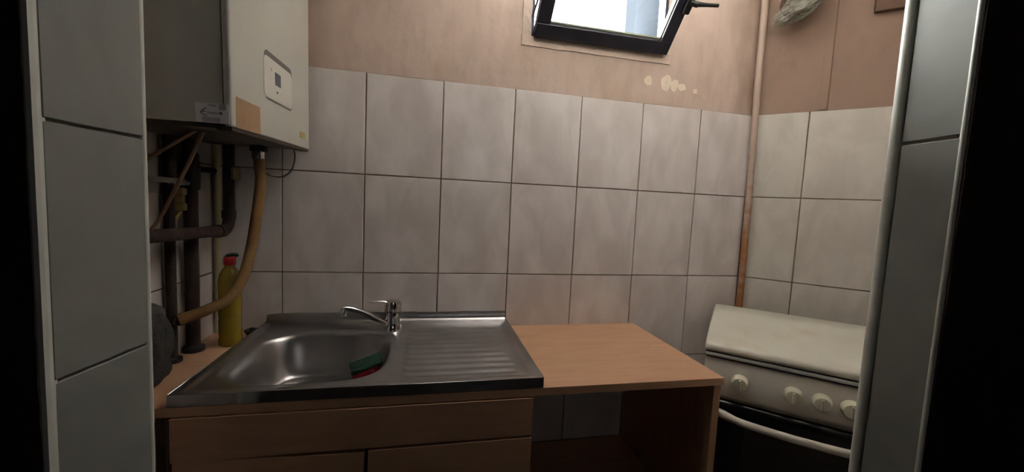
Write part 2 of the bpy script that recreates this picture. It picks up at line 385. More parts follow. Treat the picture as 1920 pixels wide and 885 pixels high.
# rough plaster surround of the window and pale spots where paint flaked
def blob_patch(name, outline, mt, wall, y0=.0012, y1=-.0022):
    b = MB(); n = len(outline)
    vs = [(x, y0, z) for x, z in outline] + [(x, y1, z) for x, z in outline]
    fs = [list(range(n)), list(range(n, 2 * n))] + [[i, (i + 1) % n, n + (i + 1) % n, n + i] for i in range(n)]
    b.add(vs, fs); return b.build(name, mt, wall, smooth=False)
def rough_rect(x0, x1, z0, z1, n=14, a=.003, seed=0):
    out = []
    for (p, q) in (((x0, z0), (x1, z0)), ((x1, z0), (x1, z1)), ((x1, z1), (x0, z1)), ((x0, z1), (x0, z0))):
        for i in range(n):
            t = i / n; x = p[0] + (q[0] - p[0]) * t; z = p[1] + (q[1] - p[1]) * t
            out.append((x + a * noise.noise(Vector((x * 40, z * 40, seed))), z + a * noise.noise(Vector((x * 40, z * 40, seed + 9)))))
    return out
blob_patch('window_surround', rough_rect(.764, 1.345, Z(.152), HZ0, seed=1), 'plaster_patch', wall_back)
blob_patch('window_surround', rough_rect(.764, HX0, HZ0, HZ1 + .03, seed=2), 'plaster_patch', wall_back)
blob_patch('window_surround', rough_rect(HX1, 1.345, HZ0, HZ1 + .03, seed=3), 'plaster_patch', wall_back)
for k, (cx, cz, rx, rz_) in enumerate([(1.262, .083, .018, .016), (1.335, .085, .024, .030), (1.372, .08, .018, .022), (1.405, .075, .02, .012), (1.465, .066, .011, .009)]):
    pts = []
    for i in range(14):
        a = 2 * math.pi * i / 14; q = 1 + .45 * noise.noise(Vector((math.cos(a) * 1.5, math.sin(a) * 1.5, k * 3.3)))
        pts.append((cx + rx * q * math.cos(a), Z(cz) + rz_ * q * math.sin(a)))
    blob_patch('flaked_spot', pts, 'plaster_light_spot', wall_back, .0012, .0004)
# plaster ridge over a buried pipe on the diagonal wall
rd = MB(); vs = []; fs = []; n = 30
for i in range(n + 1):
    z = F + .004 + (CEIL - F - .01) * i / n
    for s_, v_ in ((.205, -.002), (.222 + .004 * noise.noise(Vector((z * 9, 0, 0))), .003), (.234, .004), (.240 + .003 * noise.noise(Vector((z * 12, 4, 0))), -.002)):
        q = Vector((XC, 0, 0)) + DW * s_ + NW * v_; vs.append((q.x, q.y, z))
for i in range(n):
    for k in range(3): fs.append([i * 4 + k, i * 4 + k + 1, i * 4 + 5 + k, i * 4 + 4 + k])
rd.add(vs, fs); rd.build('plaster_ridge', 'plaster_soot', wall_right)

# ------------------------------------------------------------------ window (hopper sash tilted into the room)
wn = bpy.data.objects.new('window_1', None); COL.objects.link(wn); wn.location = (1.06, .02, HZ0); struct(wn)
fr = 0.022
for (x0, x1, z0, z1) in ((HX0, HX0 + .012, HZ0, HZ1), (HX1 - .012, HX1, HZ0, HZ1), (HX0 + .012, HX1 - .012, HZ0, HZ0 + .012), (HX0 + .012, HX1 - .012, HZ1 - fr, HZ1)):
    Sub(wn).box(x0, x1, .004, .05, z0, z1, .0015).build('frame', 'window_metal', smooth=False)
TA = math.radians(42)
SM = Matrix.Translation((0, -.006, HZ0 + .003)) @ Matrix.Rotation(TA, 4, 'X')   # sash plane: x along the wall, z up the sash, y through it
sx0, sx1, sl, rw = .803, 1.318, .40, .046
sash = MB()
sash_o = bpy.data.objects.new('sash', None); COL.objects.link(sash_o); sash_o.parent = wn
for (x0, x1, z0, z1) in ((sx0, sx1, 0, rw), (sx0, sx1, sl - rw, sl), (sx0, sx0 + rw, rw, sl - rw), (sx1 - rw, sx1, rw, sl - rw)):
    Sub(wn).box(x0, x1, -.018, .018, z0, z1, .002, M=SM).build('sash_rail', 'window_metal', sash_o, smooth=False)
for (x0, x1, z0, z1) in ((sx0 + rw, sx1 - rw, rw, rw + .005), (sx0 + rw, sx1 - rw, sl - rw - .005, sl - rw), (sx0 + rw, sx0 + rw + .004, rw, sl - rw), (sx1 - rw - .004, sx1 - rw, rw, sl - rw)):
    Sub(wn).box(x0, x1, -.008, .008, z0, z1, M=SM).build('gasket', 'gasket', sash_o, smooth=False)
Sub(wn).box(sx0 + rw - .004, sx1 - rw + .004, -.003, .003, rw - .004, sl - rw + .004, M=SM).build('pane', 'pane', sash_o, smooth=False)
def P3(x, y, z): return tuple(SM @ Vector((x, y, z)))
h = Sub(wn); h.box(sx1 - .022, sx1 + .004, -.036, -.016, .145, .215, .003, M=SM)
h.tube([P3(sx1 - .008, -.03, .182), P3(sx1 + .016, -.042, .182)], .010, 10)
h.tube([P3(sx1 + .010, -.040, .182), P3(sx1 + .045, -.044, .186), P3(sx1 + .088, -.044, .190)], [.009, .0065, .006], 10)
h.build('handle', 'handle_black')
h = Sub(wn); h.tube([(.800, .01, HZ0 + .07), (.801, -.06, HZ0 + .10)], .004, 8); h.build('stay', 'window_metal')
# hall window, far behind the camera
w2 = bpy.data.objects.new('window_2', None); COL.objects.link(w2); w2.location = (1.15, HY - .05, hz0); struct(w2)
for (x0, x1, z0, z1) in ((hx0, hx0 + .05, hz0, hz1), (hx1 - .05, hx1, hz0, hz1), (hx0 + .05, hx1 - .05, hz0, hz0 + .05), (hx0 + .05, hx1 - .05, hz1 - .05, hz1)):
    Sub(w2).box(x0, x1, HY - .09, HY - .03, z0, z1, .003).build('frame', 'boiler_plastic', smooth=False)
pane_mat('pane_dim', (.085, .085, .085))
Sub(w2).box(hx0 + .04, hx1 - .04, HY - .064, HY - .058, hz0 + .04, hz1 - .04).build('pane', 'pane_dim', smooth=False)
# wall block added outside to hold back sky light and darken the pane's right part
b = thing('sky_blocker_wall', 'added near-black wall outside that blocks sky and darkens the right part of the tilted window pane', 'light blocker', (9.0, 7.0, 0))
Sub(b).prism([(4.62, 7), (30, 7), (30, 13), (9.5, 13)], -3, 14).build('wall', 'blocker_shade', smooth=False)
for (x, z) in ((5.6, 2.0), (5.6, 4.9), (7.6, 2.0), (7.6, 4.9)):
    Sub(b).box(x, x + 1.0, 6.93, 7.02, z, z + 1.3, .02).build('window', 'blocker_shade_dark', smooth=False)  # window-like boxes on the same added block

# unseen slab added outside above the window to block high sky light
struct(MB().box(-1.5, 4.5, .26, 1.55, 3.0, 3.15).build('sky_blocker_slab', 'blocker_shade', smooth=False))

# ------------------------------------------------------------------ worktop, sink, cabinets
ZW = Z(-.855); ZS = ZW + .0265
WX1, WY = 1.27, -.496
BX, BY, BA, BBB = .182, -.272, .182, .170            # basin centre and half sizes
o = MB()
o.box(XL + .003, BX - BA - .012, WY, -.002, ZW - .02, ZW, .0)
o.box(BX - BA - .012, BX + BA + .012, WY, BY - BBB - .008, ZW - .02, ZW); o.box(BX - BA - .012, BX + BA + .012, BY + BBB + .012, -.002, ZW - .02, ZW)
o.box(BX + BA + .012, WX1 - .004, WY, -.002, ZW - .02, ZW)
wt = o.build('worktop', 'beech', loc=(.54, -.25, ZW - .02), smooth=False)
tag(wt, 'beech-coloured laminate worktop running along the tiled wall under the sink', 'worktop')
eb = MB(); eb.box(WX1 - .004, WX1, WY, -.002, ZW - .0205, ZW + .0003, .0008); eb.v = [(x - .54, y + .25, z - ZW + .02) for x, y, z in eb.v]
eb.build('edge_band', 'beech_upright', wt, smooth=False)

# sink: pressed sheet as a height field
SX0, SX1, SY0, SY1 = -.046, .751, -.494, -.003
sk = thing('kitchen_sink', 'stainless steel inset sink with basin and ribbed drainboard on the worktop', 'sink', (.35, -.25, ZW))
def smooth01(t): t = max(0., min(1., t)); return t * t * (3 - 2 * t)
def sink_z(x, y):
    z = ZS
    # outer raised rim
    d = min(x - SX0, SX1 - x, y - SY0, SY1 - y)
    z -= .0045 * smooth01((d - .012) / .016)
    r = (abs((x - BX) / BA) ** 3.4 + abs((y - BY) / BBB) ** 3.4) ** (1 / 3.4)
    z -= .116 * smooth01((1.03 - r) / .30) + .006 * smooth01((1.12 - r) / .12)
    if r < .55: z -= .006 * (.55 - r)
    # drainboard
    mx_ = smooth01((x - .405) / .02) * smooth01((.705 - x) / .02) * smooth01((y + .458) / .02) * smooth01((-.088 - y) / .02)
    z -= mx_ * (.002 - .0014 * math.cos(2 * math.pi * (y + .458) / .037))
    return z
nx, ny = 190, 130; vs = []; fs = []
for j in range(ny + 1):
    for i in range(nx + 1):
        x = SX0 + (SX1 - SX0) * i / nx; y = SY0 + (SY1 - SY0) * j / ny
        vs.append((x, y, sink_z(x, y)))
for j in range(ny):
    for i in range(nx):
        a = j * (nx + 1) + i; fs.append([a, a + 1, a + nx + 2, a + nx + 1])
Sub(sk).add(vs, fs).build('basin_sheet', 'steel', ang=80)
sb = Sub(sk)
sb.box(SX0 - .001, SX1 + .001, SY0 - .0025, SY0, ZW + .001, ZS + .0004, .0006)
sb.box(SX1, SX1 + .0022, SY0, SY1, ZW + .001, ZS + .0004, .0006); sb.box(SX0 - .0022, SX0, SY0, SY1, ZW + .001, ZS + .0004, .0006)
sb.build('folded_edge', 'steel_edge')
up = Sub(sk); vs = []; fs = []; prof = [(-.022, ZS - .001), (-.014, ZS + .0015), (-.008, ZS + .008), (-.0055, ZS + .022), (-.0048, ZS + .029), (-.0032, ZS + .0295), (-.0028, ZS - .001)]
n = 40
for i in range(n + 1):
    x = SX0 + .002 + (SX1 - .004 - SX0 - .002) * i / n
    for (y, z) in prof:
        dent = .006 * math.exp(-((x - SX0) / .02) ** 2) if z > ZS + .02 else 0
        vs.append((x, y, z - dent + .0007 * noise.noise(Vector((x * 12, y * 3, 0)))))
k_ = len(prof)
for i in range(n):
    for k in range(k_): fs.append([i * k_ + k, i * k_ + (k + 1) % k_, (i + 1) * k_ + (k + 1) % k_, (i + 1) * k_ + k])
fs.append(list(range(k_))); fs.append([n * k_ + k for k in range(k_)])
up.add(vs, fs).build('back_upstand', 'steel')
dz = sink_z(BX, BY)
Sub(sk).lathe([(.001, .0035), (.018, .0035), (.034, .003), (.040, .0005), (.040, -.001), (.001, -.001)], (BX, BY, dz), seg=28).build('drain_ring', 'chrome')

# mixer tap
tx, ty = .357, -.083; tz = sink_z(tx, ty) - .0005
tp = thing('mixer_tap', 'chrome single-lever mixer tap with a long upward spout on the sink', 'tap', (tx, ty, tz))
Sub(tp).lathe([(.030, 0), (.030, .004), (.0275, .007), (.0262, .03), (.0255, .058), (.025, .060)], (tx, ty, tz), seg=28).build('body', 'chrome')
Sub(tp).lathe([(.024, .060), (.0268, .062), (.0272, .085), (.0245, .094), (.013, .0965), (.0008, .097)], (tx, ty, tz), seg=28).build('cartridge_cap', 'chrome')
Sub(tp).tube([(tx - .010, ty - .004, tz + .088), (tx - .03, ty - .010, tz + .096), (tx - .055, ty - .016, tz + .097), (tx - .074, ty - .020, tz + .0965)], [.009, .0065, .0055, .005], 12, smooth=4, squash=(1.25, .55)).build('lever', 'chrome')
Sub(tp).tube([(tx - .012, ty - .006, tz + .018), (tx - .045, ty - .022, tz + .040), (tx - .095, ty - .042, tz + .072), (tx - .128, ty - .055, tz + .085), (tx - .142, ty - .060, tz + .084)],
             [.0140, .0125, .0108, .0105, .0102], 14, smooth=6, squash=(1.0, .85)).build('spout', 'chrome')
sp = [c for c in tp.children if c.name.startswith('spout')][0]
Sub(tp).lathe([(.0095, .012), (.011, .010), (.011, -.010), (.009, -.012)], (tx - .139, ty - .059, tz + .074), seg=18).build('aerator', 'chrome', sp)

# sponge in the basin
sx_, sy_ = .300, -.185; sz_ = sink_z(sx_, sy_)
sg = thing('scouring_sponge', 'green and red scouring sponge lying in the sink basin', 'sponge', (sx_, sy_, sz_ + .016))
RM = Matrix.Translation((0, 0, .006)) @ Matrix.Rotation(math.radians(-16), 4, 'Y') @ Matrix.Rotation(math.radians(14), 4, 'Z') @ Matrix.Rotation(math.radians(8), 4, 'X')
MB().box(-.045, .045, -.032, .032, .0, .026, .004, 2, M=RM).build('foam', 'sponge_red', sg)
MB().box(-.0455, .0455, -.0325, .0325, .026, .036, .002, 1, M=RM).build('scouring_pad', 'sponge_green', sg)

# sink cabinet
CX0, CX1, CY, CT = -.043, .728, -.498, ZW - .0205
cb = thing('sink_cabinet', 'beech-coloured base cabinet with blank apron and two doors under the sink', 'cabinet', (.34, -.25, 0))
bd = Sub(cb)
for x in (CX0, CX1 - .018): bd.box(x, x + .018, CY + .02, -.03, .08, CT - .001)
bd.box(CX0 + .018, CX1 - .018, CY + .02, -.03, .08, .098)
bd.box(CX0 + .03, CX1 - .03, CY + .07, CY + .085, .0, .08)
bd.build('body', 'beech', smooth=False)
Sub(cb).box(CX0, CX1, CY, CY + .018, Z(-.974), CT - .003, .0012).build('apron_panel', 'beech', smooth=False)
def door(x0, x1, z0, z1, tilt, kx):
    d = Sub(cb); M = Matrix.Translation((x0, 0, z1)) @ Matrix.Rotation(tilt, 4, 'Y') @ Matrix.Translation((-x0, 0, -z1))
    d.box(x0, x1, CY, CY + .018, z0, z1, .0012, M=M); dd = d.build('door', 'beech', smooth=False)
    k = Sub(cb); c = M @ Vector((kx, CY, z1 - .098)); k.lathe([(.006, 0), (.005, .010), (.012, .016), (.013, .022), (.009, .026), (.001, .027)], c, (0, -1, 0), 18)
    k.build('knob', 'beech', dd)
door(CX0 + .004, .337, .085, Z(-.972), math.radians(1.7), .30)
door(.344, CX1, .085, Z(-.980), 0, .402)

# open bay to the right: end panel, shelf
ep = thing('open_shelf_bay', 'open worktop bay with dark shelf and beech-coloured end panel beside the stove', 'shelf unit', (1.0, -.25, 0))
Sub(ep).box(1.243, 1.265, WY + .004, -.02, 0, CT - .0005, .001).build('end_panel', ['beech_upright'], smooth=False)
Sub(ep).box(CX1 + .004, 1.242, -.45, -.012, Z(-1.333), Z(-1.315), .001).build('shelf', 'beech', smooth=False)
Sub(ep).box(CX1 + .004, CX1 + .012, -.45, -.012, Z(-1.40), Z(-1.333), .001).build('shelf_cleat', 'beech', smooth=False)

# ------------------------------------------------------------------ stove (parallel to the diagonal wall)
so = Vector((XC, 0, 0)) + DW * -.066 + NW * .07
sv = thing('gas_stove', 'white enamel gas cooker with closed lid standing across the corner', 'stove', so, -ANG)
# local: x to the right along its front, -y to the viewer (depth .39), z up
WD, DP, HT = .50, .39, .85
def SV(): return MB()
SV().box(0, WD, -DP + .025, 0, .03, HT - .006, .006, 2).build('body', 'stove_enamel', sv)
for (x, y) in ((.03, -.05), (WD - .03, -.05), (.03, -DP + .08), (WD - .03, -DP + .08)):
    SV().lathe([(.018, 0), (.018, .006), (.012, .010), (.012, .032)], (x, y, 0), seg=14).build('foot', 'rubber_black', sv)
# control panel, slightly leaning
pn = SV(); z0, z1 = Z(-1.000), Z(-.876)
yb, yt = -DP - .004, -DP + .002
n = 8; vs = []; fs = []
prof = [(-DP + .026, z0), (yb + .008, z0), (yb + .002, z0 + .004), (yb, z0 + .014), (yt, z1 - .008), (yt + .004, z1), (-DP + .026, z1)]
for x in (0, WD):
    for (y, z) in prof: vs.append((x, y, z))
kp = len(prof)
for k in range(kp): fs.append([k, (k + 1) % kp, kp + (k + 1) % kp, kp + k])
fs += [list(range(kp)), list(range(kp, 2 * kp))]
pn.add(vs, fs).build('control_panel', 'stove_panel', sv, ang=60)
SV().box(.001, WD - .001, -DP - .000, -DP + .03, Z(-.8765), Z(-.8725)).build('shadow_gap', 'stove_gap', sv, smooth=False)
SV().box(0, WD, -DP - .004, -DP + .03, Z(-.8725), Z(-.8605), .003, 2).build('hob_rim', 'stove_strip', sv)
SV().box(.001, WD - .001, -DP + .001, -.004, Z(-.8605), Z(-.8555)).build('lid_gap', 'stove_gap', sv, smooth=False)
# lid: rises towards the back, rounded front lip
ld = SV(); vs = []; fs = []
zr = Z(-.772)
prof = [(-DP - .004, Z(-.855)), (-DP - .007, Z(-.848)), (-DP - .005, Z(-.838)), (-DP + .004, Z(-.829)), (-DP + .03, Z(-.822)), (-DP + .15, Z(-.800)), (-DP + .28, Z(-.782)), (-.026, zr - .001), (-.020, zr - .005), (-.020, Z(-.79)), (-.03, Z(-.855))]
xs = [-.003, .0, .004, .02, .25, .48, WD - .004, WD, WD + .003]
for x in xs:
    e = .004 if x in (xs[0], xs[-1]) else (.0012 if x in (xs[1], xs[-2]) else 0)
    for (y, z) in prof: vs.append((x, y + (e if y < -.2 else -e), z - (e if z > Z(-.85) else 0)))
kp = len(prof)
for i in range(len(xs) - 1):
    for k in range(kp): fs.append([i * kp + k, i * kp + (k + 1) % kp, (i + 1) * kp + (k + 1) % kp, (i + 1) * kp + k])
fs += [list(range(kp)), [(len(xs) - 1) * kp + k for k in range(kp)]]
ld.add(vs, fs).build('lid', 'stove_enamel', sv, ang=50)
# knobs
def knob(x):
    z = Z(-.940); y = yb + (yt - yb) * .45
    k = SV(); prof = [(.0250, -.002), (.0250, .004), (.0228, .007), (.0214, .022), (.0195, .0245), (.001, .025)]
    k.lathe(prof, (x, y, z), (0, -1, 0), 26); kk = k.build('knob', 'stove_knob', sv)
    r = SV(); r.box(x - .0035, x + .0035, y - .031, y - .022, z - .0165, z + .0165, .0015); r.build('pointer', 'stove_knob', kk, smooth=False)
for x in (.104, .243, .311, .377, .443): knob(x)
# oven door with glass and handle
SV().box(.004, WD - .004, -DP + .002, -DP + .026, .20, Z(-1.016), .003).build('oven_door', 'stove_black', sv, smooth=False)
od = [c for c in sv.children if c.name.startswith('oven_door')][0]
SV().box(.128, WD - .04, -DP - .001, -DP + .004, .26, Z(-1.085), .001).build('glass', 'oven_glass', od, smooth=False)
hp = []
for t in [i / 16 for i in range(17)]:
    x = .012 + (WD - .024) * t; bow = math.sin(math.pi * t)
    hp.append((x, -DP - .012 - .040 * min(1, bow * 1.6), Z(-1.037) - .004 - .010 * bow))
SV().tube(hp, [.012 if 2 < i < 14 else .0145 for i in range(17)], 12, smooth=2, squash=(.75, 1.0)).build('handle', 'stove_enamel', od)
for x in (.012, WD - .012):
    SV().tube([(x, -DP + .004, Z(-1.038)), (x, -DP - .022, Z(-1.041))], .012, 12).build('handle_mount', 'stove_enamel', od)
SV().box(.004, WD - .004, -DP + .004, -DP + .026, .04, .19, .003).build('bottom_drawer', 'stove_black', sv, smooth=False)

# ------------------------------------------------------------------ boiler on the left wall
bl = thing('gas_boiler', 'white wall-hung gas boiler with tape patch and stickers above the pipes', 'boiler', (XL + .002, -.275, Z(-.275)))
bl.rotation_euler = (math.radians(2.2), 0, 0)
# local: x out of the wall, y along the wall, z up from the bottom
BD, BW, BH = .276, .494, .74
y0, y1 = -BW / 2, BW / 2
MB().box(0, BD - .016, y0 + .003, y1 - .003, .004, BH, .003, 2).build('casing', 'boiler_enamel', bl)
MB().box(BD - .014, BD, y0, y1, 0, BH, .0045, 3).build('front_cover', 'boiler_enamel', bl)
fc = [c for c in bl.children if c.name.startswith('front_cover')][0]
MB().box(BD - .017, BD - .0135, y0 + .0045, y1 - .0045, .040, BH - .004).build('cover_seam', 'boiler_slot', bl, smooth=False)
MB().box(.01, BD - .02, y0 + .01, y1 - .01, -.004, .006).build('base_plate', 'boiler_base', bl, smooth=False)
MB().box(BD - .028, BD - .002, y0 + .004, y1 - .004, -.008, .001, .001).build('base_lip', 'boiler_base', bl, smooth=False)
# control flap: rounded rectangle a little proud, slots above and below
def rrect(ya, yb_, za, zb, r, n=6):
    out = []
    for (cy, cz, a0) in ((yb_ - r, zb - r, 0), (ya + r, zb - r, 90), (ya + r, za + r, 180), (yb_ - r, za + r, 270)):
        for i in range(n + 1):
            a = math.radians(a0 + 90 * i / n); out.append((cy + r * math.cos(a), cz + r * math.sin(a)))
    return out
def plate(name, ya, yb_, za, zb, r, xa, xb, mt, parent):
    pts = rrect(ya, yb_, za, zb, r); n = len(pts)
    return MB().add([(xa, y, z) for y, z in pts] + [(xb, y, z) for y, z in pts],
             [list(range(n)), list(range(n, 2 * n))] + [[i, (i + 1) % n, n + (i + 1) % n, n + i] for i in range(n)]).build(name, mt, parent, ang=30)
ca, cbb, cz0, cz1 = -.092, .086, .092, .186
plate('flap_groove', ca + .002, cbb + .003, cz0 - .005, cz1 + .011, .016, BD - .002, BD + .0006, 'boiler_slot', fc)
fl = plate('control_flap', ca - .0025, cbb + .001, cz0 - .0005, cz1 - .002, .014, BD - .001, BD + .0012, 'boiler_plastic', fc)
MB().box(BD + .001, BD + .0020, -.030, .006, .130, .160, .0004).build('display', 'display_glass', fl, smooth=False)
MB().lathe([(.0028, .0), (.0028, .0016), (.001, .002)], (BD + .001, -.018, .114), (1, 0, 0), 12).build('button', 'boiler_slot', fl)
MB().lathe([(.0035, .0), (.0035, .0012), (.001, .0015)], (BD + .001, -.052, .160), (1, 0, 0), 12).build('button', 'boiler_enamel', fl)
MB().box(BD, BD + .0006, y0 + .018, y0 + .129, .001, .060).build('tape_patch', 'brown_tape', fc, smooth=False, label='brown adhesive tape patch at the lower corner')
MB().box(BD, BD + .0006, y1 - .092, y1 - .046, .027, .044).build('rating_label', 'yellow_label', fc, smooth=False, label='small yellowed label')
# sticker on the side facing the camera with an arrow-like mark and lettering
stk = MB().box(BD - .060, BD - .004, y0 - .0012, y0 + .003, .004, .040).build('sticker', 'sticker_paper', bl, smooth=False, label='torn white sticker with a dark hook mark and blurred grey lettering')
ys = y0 - .0012
def ink(name, x0, x1, z0, z1, mt): MB().box(BD - .060 + x0, BD - .060 + x1, ys - .0003, ys + .0001, z0, z1).build(name, mt, stk, smooth=False)
ink('print_block', .040, .0515, .029, .0395, 'sticker_grey')
ink('print_block', .011, .041, .0055, .014, 'sticker_lilac')
ink('print_line', .022, .034, .035, .0375, 'sticker_grey')
for i, (a, wd_) in enumerate(((.020, .002), (.0228, .0016), (.025, .0024), (.028, .0024), (.031, .0026), (.0345, .0022), (.0375, .0018), (.0402, .0044))):
    ink('letter', a, a + wd_, .0205, .0235 + (.001 if i % 3 == 0 else 0) + (.001 if i == 7 else 0), 'sticker_grey' if i < 7 else 'sticker_ink')
hk = MB()
for pts in ([(.0085, .0228), (.012, .0185), (.019, .0165)], [(.0105, .0225), (.0115, .0265), (.018, .0305)], [(.008, .0228), (.013, .0245), (.017, .0235)]):
    hk.tube([(BD - .060 + x, ys - .0002, z) for x, z in pts], .0008, 6, smooth=4)
hk.build('hook_mark', 'sticker_ink', stk)

# ------------------------------------------------------------------ pipes and fittings under the boiler
PB = Z(-.272)                       # just under the boiler
def pipe_thing(name, label, cat, base): return thing(name, label, cat, base)
# thick vertical pipe with black valve body
ax, ay = -.166, -.172
t = pipe_thing('heating_pipe', 'thick dark rusty vertical pipe with black valve body on the left wall', 'pipe', (ax, ay, ZW))
Sub(t).tube([(ax, ay, ZW + .0005), (ax, ay, PB - .002)], .0165, 16).build('pipe', 'rust_pipe')
Sub(t).lathe([(.026, 0), (.026, .012), (.0185, .016), (.0165, .02)], (ax, ay, ZW + .0005), seg=18).build('collar', 'black_iron')
Sub(t).lathe([(.018, -.045), (.022, -.043), (.022, -.03), (.0225, -.028), (.0225, .03), (.02, .034), (.02, .05), (.017, .055)], (ax, ay, Z(-.365)), seg=18).build('valve_body', 'black_iron')
Sub(t).tube([(ax, ay + .005, Z(-.352)), (ax, ay + .118, Z(-.350))], .0085, 10).build('branch', 'black_iron')
# thin vertical pipe with brass valve
bx_, by_ = -.172, -.250
t = pipe_thing('thin_water_pipe', 'thinner dark pipe with brass valve nearest the left tiled pier', 'pipe', (bx_, by_, ZW))
Sub(t).tube([(bx_, by_, ZW + .0005), (bx_, by_, PB - .002)], .0115, 14).build('pipe', 'rust_pipe')
Sub(t).lathe([(.020, 0), (.020, .010), (.013, .014)], (bx_, by_, ZW + .0005), seg=16).build('collar', 'black_iron')
v = Sub(t).lathe([(.013, -.03), (.018, -.028), (.018, -.012), (.014, -.009), (.014, .009), (.018, .012), (.018, .026), (.013, .03)], (bx_ + .003, by_ + .03, Z(-.435)), seg=6).build('brass_valve', 'brass', smooth=False)
Sub(t).tube([(bx_ + .003, by_ + .03, Z(-.47)), (bx_, by_, Z(-.50))], .008, 8).build('tail_piece', 'brass')
Sub(t).tube([(bx_, by_ - .01, Z(-.395)), (bx_ + .01, by_ + .06, Z(-.392))], .007, 8).build('valve_arm', 'bracket_grey')
# horizontal pipe with elbow up to the boiler
hx = -.124
pts = [(hx, -.60, Z(-.507)), (hx, -.35, Z(-.516)), (hx, -.12, Z(-.524))]
for i in range(1, 8):
    a = math.pi / 2 * i / 8; pts.append((hx, -.098 + .036 * math.sin(a), Z(-.524) + .036 * (1 - math.cos(a))))
pts += [(hx, -.062, Z(-.47)), (hx, -.060, PB - .002)]
t = pipe_thing('elbow_pipe', 'dark brown pipe running sideways then bending up to the boiler', 'pipe', (hx, -.10, Z(-.54)))
Sub(t).tube(pts, .0152, 16).build('pipe', 'rust_pipe')
Sub(t).lathe([(.0185, -.012), (.0185, .012)], (hx, -.115, Z(-.524)), (0, 1, 0), 16).build('socket', 'rust_pipe')
Sub(t).lathe([(.0185, -.012), (.0185, .012)], (hx, -.062, Z(-.478)), (0, 0, 1), 16).build('socket', 'rust_pipe')
# short drop with brass elbow
t = pipe_thing('short_drop_pipe', 'short thin pipe with brass elbow hanging beside the yellow hose', 'pipe', (-.098, -.10, Z(-.38)))
Sub(t).tube([(-.098, -.10, PB - .002), (-.098, -.10, Z(-.345)), (-.100, -.10, Z(-.362)), (-.116, -.092, Z(-.366))], [.0065, .0065, .008, .008], 10, smooth=3).build('pipe', 'black_iron')
Sub(t).lathe([(.010, -.02), (.011, -.016), (.011, .012), (.0085, .016)], (-.090, -.10, Z(-.355)), seg=6).build('brass_nut', 'brass', smooth=False)
# cream pipe in the corner
t = MB().tube([(XL + .012, -.014, ZW + .0005), (XL + .012, -.014, Z(-.25))], .0105, 14).build('corner_pipe', 'cream_pipe', loc=(XL + .012, -.014, ZW))
tag(t, 'cream painted pipe standing in the left corner behind the dark pipes', 'pipe')
# hose
hs = thing('gas_hose', 'yellow-brown rubber hose curving down from the boiler to the pipes', 'hose', (-.02, -.12, Z(-.32)))
Sub(hs).tube([(-.021, -.12, Z(-.305)), (-.018, -.122, Z(-.335)), (-.014, -.125, Z(-.378)), (-.024, -.130, Z(-.482)), (-.035, -.140, Z(-.576)), (-.044, -.168, Z(-.650)), (-.062, -.197, Z(-.698)), (-.098, -.230, Z(-.722)), (-.150, -.262, Z(-.741))],
             .0142, 16, smooth=6).build('tube', 'hose_rubber')
Sub(hs).lathe([(.0165, -.012), (.0165, .012)], (-.021, -.12, Z(-.300)), seg=18).build('hose_clamp', 'steel_edge')
Sub(hs).lathe([(.011, -.012), (.011, .006), (.022, .008), (.022, .024), (.012, .026)], (-.021, -.12, PB - .027), seg=6).build('boiler_nut', 'black_iron', smooth=False)
Sub(hs).tube([(-.146, -.260, Z(-.740)), (-.160, -.252, Z(-.7425))], [.0165, .013], 12).build('tail_nut', 'black_iron')
# copper lines under the boiler
for i, (lab, pts) in enumerate((('thin copper line slanting shallow under the boiler bottom', [(-.028, -.40, PB - .003), (-.075, -.415, Z(-.318)), (-.125, -.43, Z(-.362)), (-.165, -.44, Z(-.395))]),
                 ('thin copper line slanting steeply down across the dark pipes', [(-.018, -.40, PB - .003), (-.052, -.39, Z(-.345)), (-.093, -.385, Z(-.43)), (-.115, -.40, Z(-.49)), (-.140, -.43, Z(-.54))]))):
    o = MB().tube(pts, .0045 if i == 0 else .0040, 10, smooth=5).build('copper_line', 'copper_line', loc=pts[-1])
    tag(o, lab, 'pipe', 'copper lines under the boiler')
# wall bracket
o = MB(); o.box(XL + .001, XL + .03, -.34, -.20, Z(-.395), Z(-.382), .001); o.box(XL + .001, XL + .004, -.34, -.20, Z(-.42), Z(-.382), .0005)
tag(o.build('pipe_bracket', 'bracket_grey', loc=(XL, -.27, Z(-.40)), smooth=False), 'grey metal angle bracket on the wall behind the pipes', 'bracket')
# sensor cable loop
o = MB().tube([(-.016, -.105, Z(-.345)), (.0, -.085, Z(-.357)), (.026, -.07, Z(-.356)), (.048, -.065, Z(-.335)), (.056, -.06, Z(-.300)), (.054, -.06, PB - .002)], .0021, 8, smooth=6).build('sensor_cable', 'cable_brown', loc=(.03, -.07, Z(-.357)))
tag(o, 'thin brown cable looping from the boiler edge to the hose', 'cable')
# grey bundle round the pipe foot
bn = MB(); nu, nv = 22, 20; vs = []; fs = []
cx, cy, cz = -.140, -.400, (ZW + Z(-.665)) / 2
for j in range(nv + 1):
    th = math.pi * j / nv
    for i in range(nu):
        ph = 2 * math.pi * i / nu
        d = Vector((math.sin(th) * math.cos(ph), math.sin(th) * math.sin(ph), math.cos(th)))
        q = 1 + .30 * noise.noise(d * 2.3 + Vector((3, 1, 0))) + .12 * noise.noise(d * 6)
        sg_ = lambda a: math.copysign(abs(a) ** .75, a)
        z = cz + .098 * sg_(d.z) * (1 + .0 * q)
        vs.append((cx + .036 * sg_(d.x) * q, cy + .05 * sg_(d.y) * q, max(ZW + .0008, z)))
for j in range(nv):
    for i in range(nu): fs.append([j * nu + i, j * nu + (i + 1) % nu, (j + 1) * nu + (i + 1) % nu, (j + 1) * nu + i])
bn.add(vs, fs)
tag(bn.build('cloth_bundle', 'grey_cloth', loc=(cx, cy, ZW), ang=180), 'dark grey crumpled bundle on the worktop behind the left pier', 'bundle')

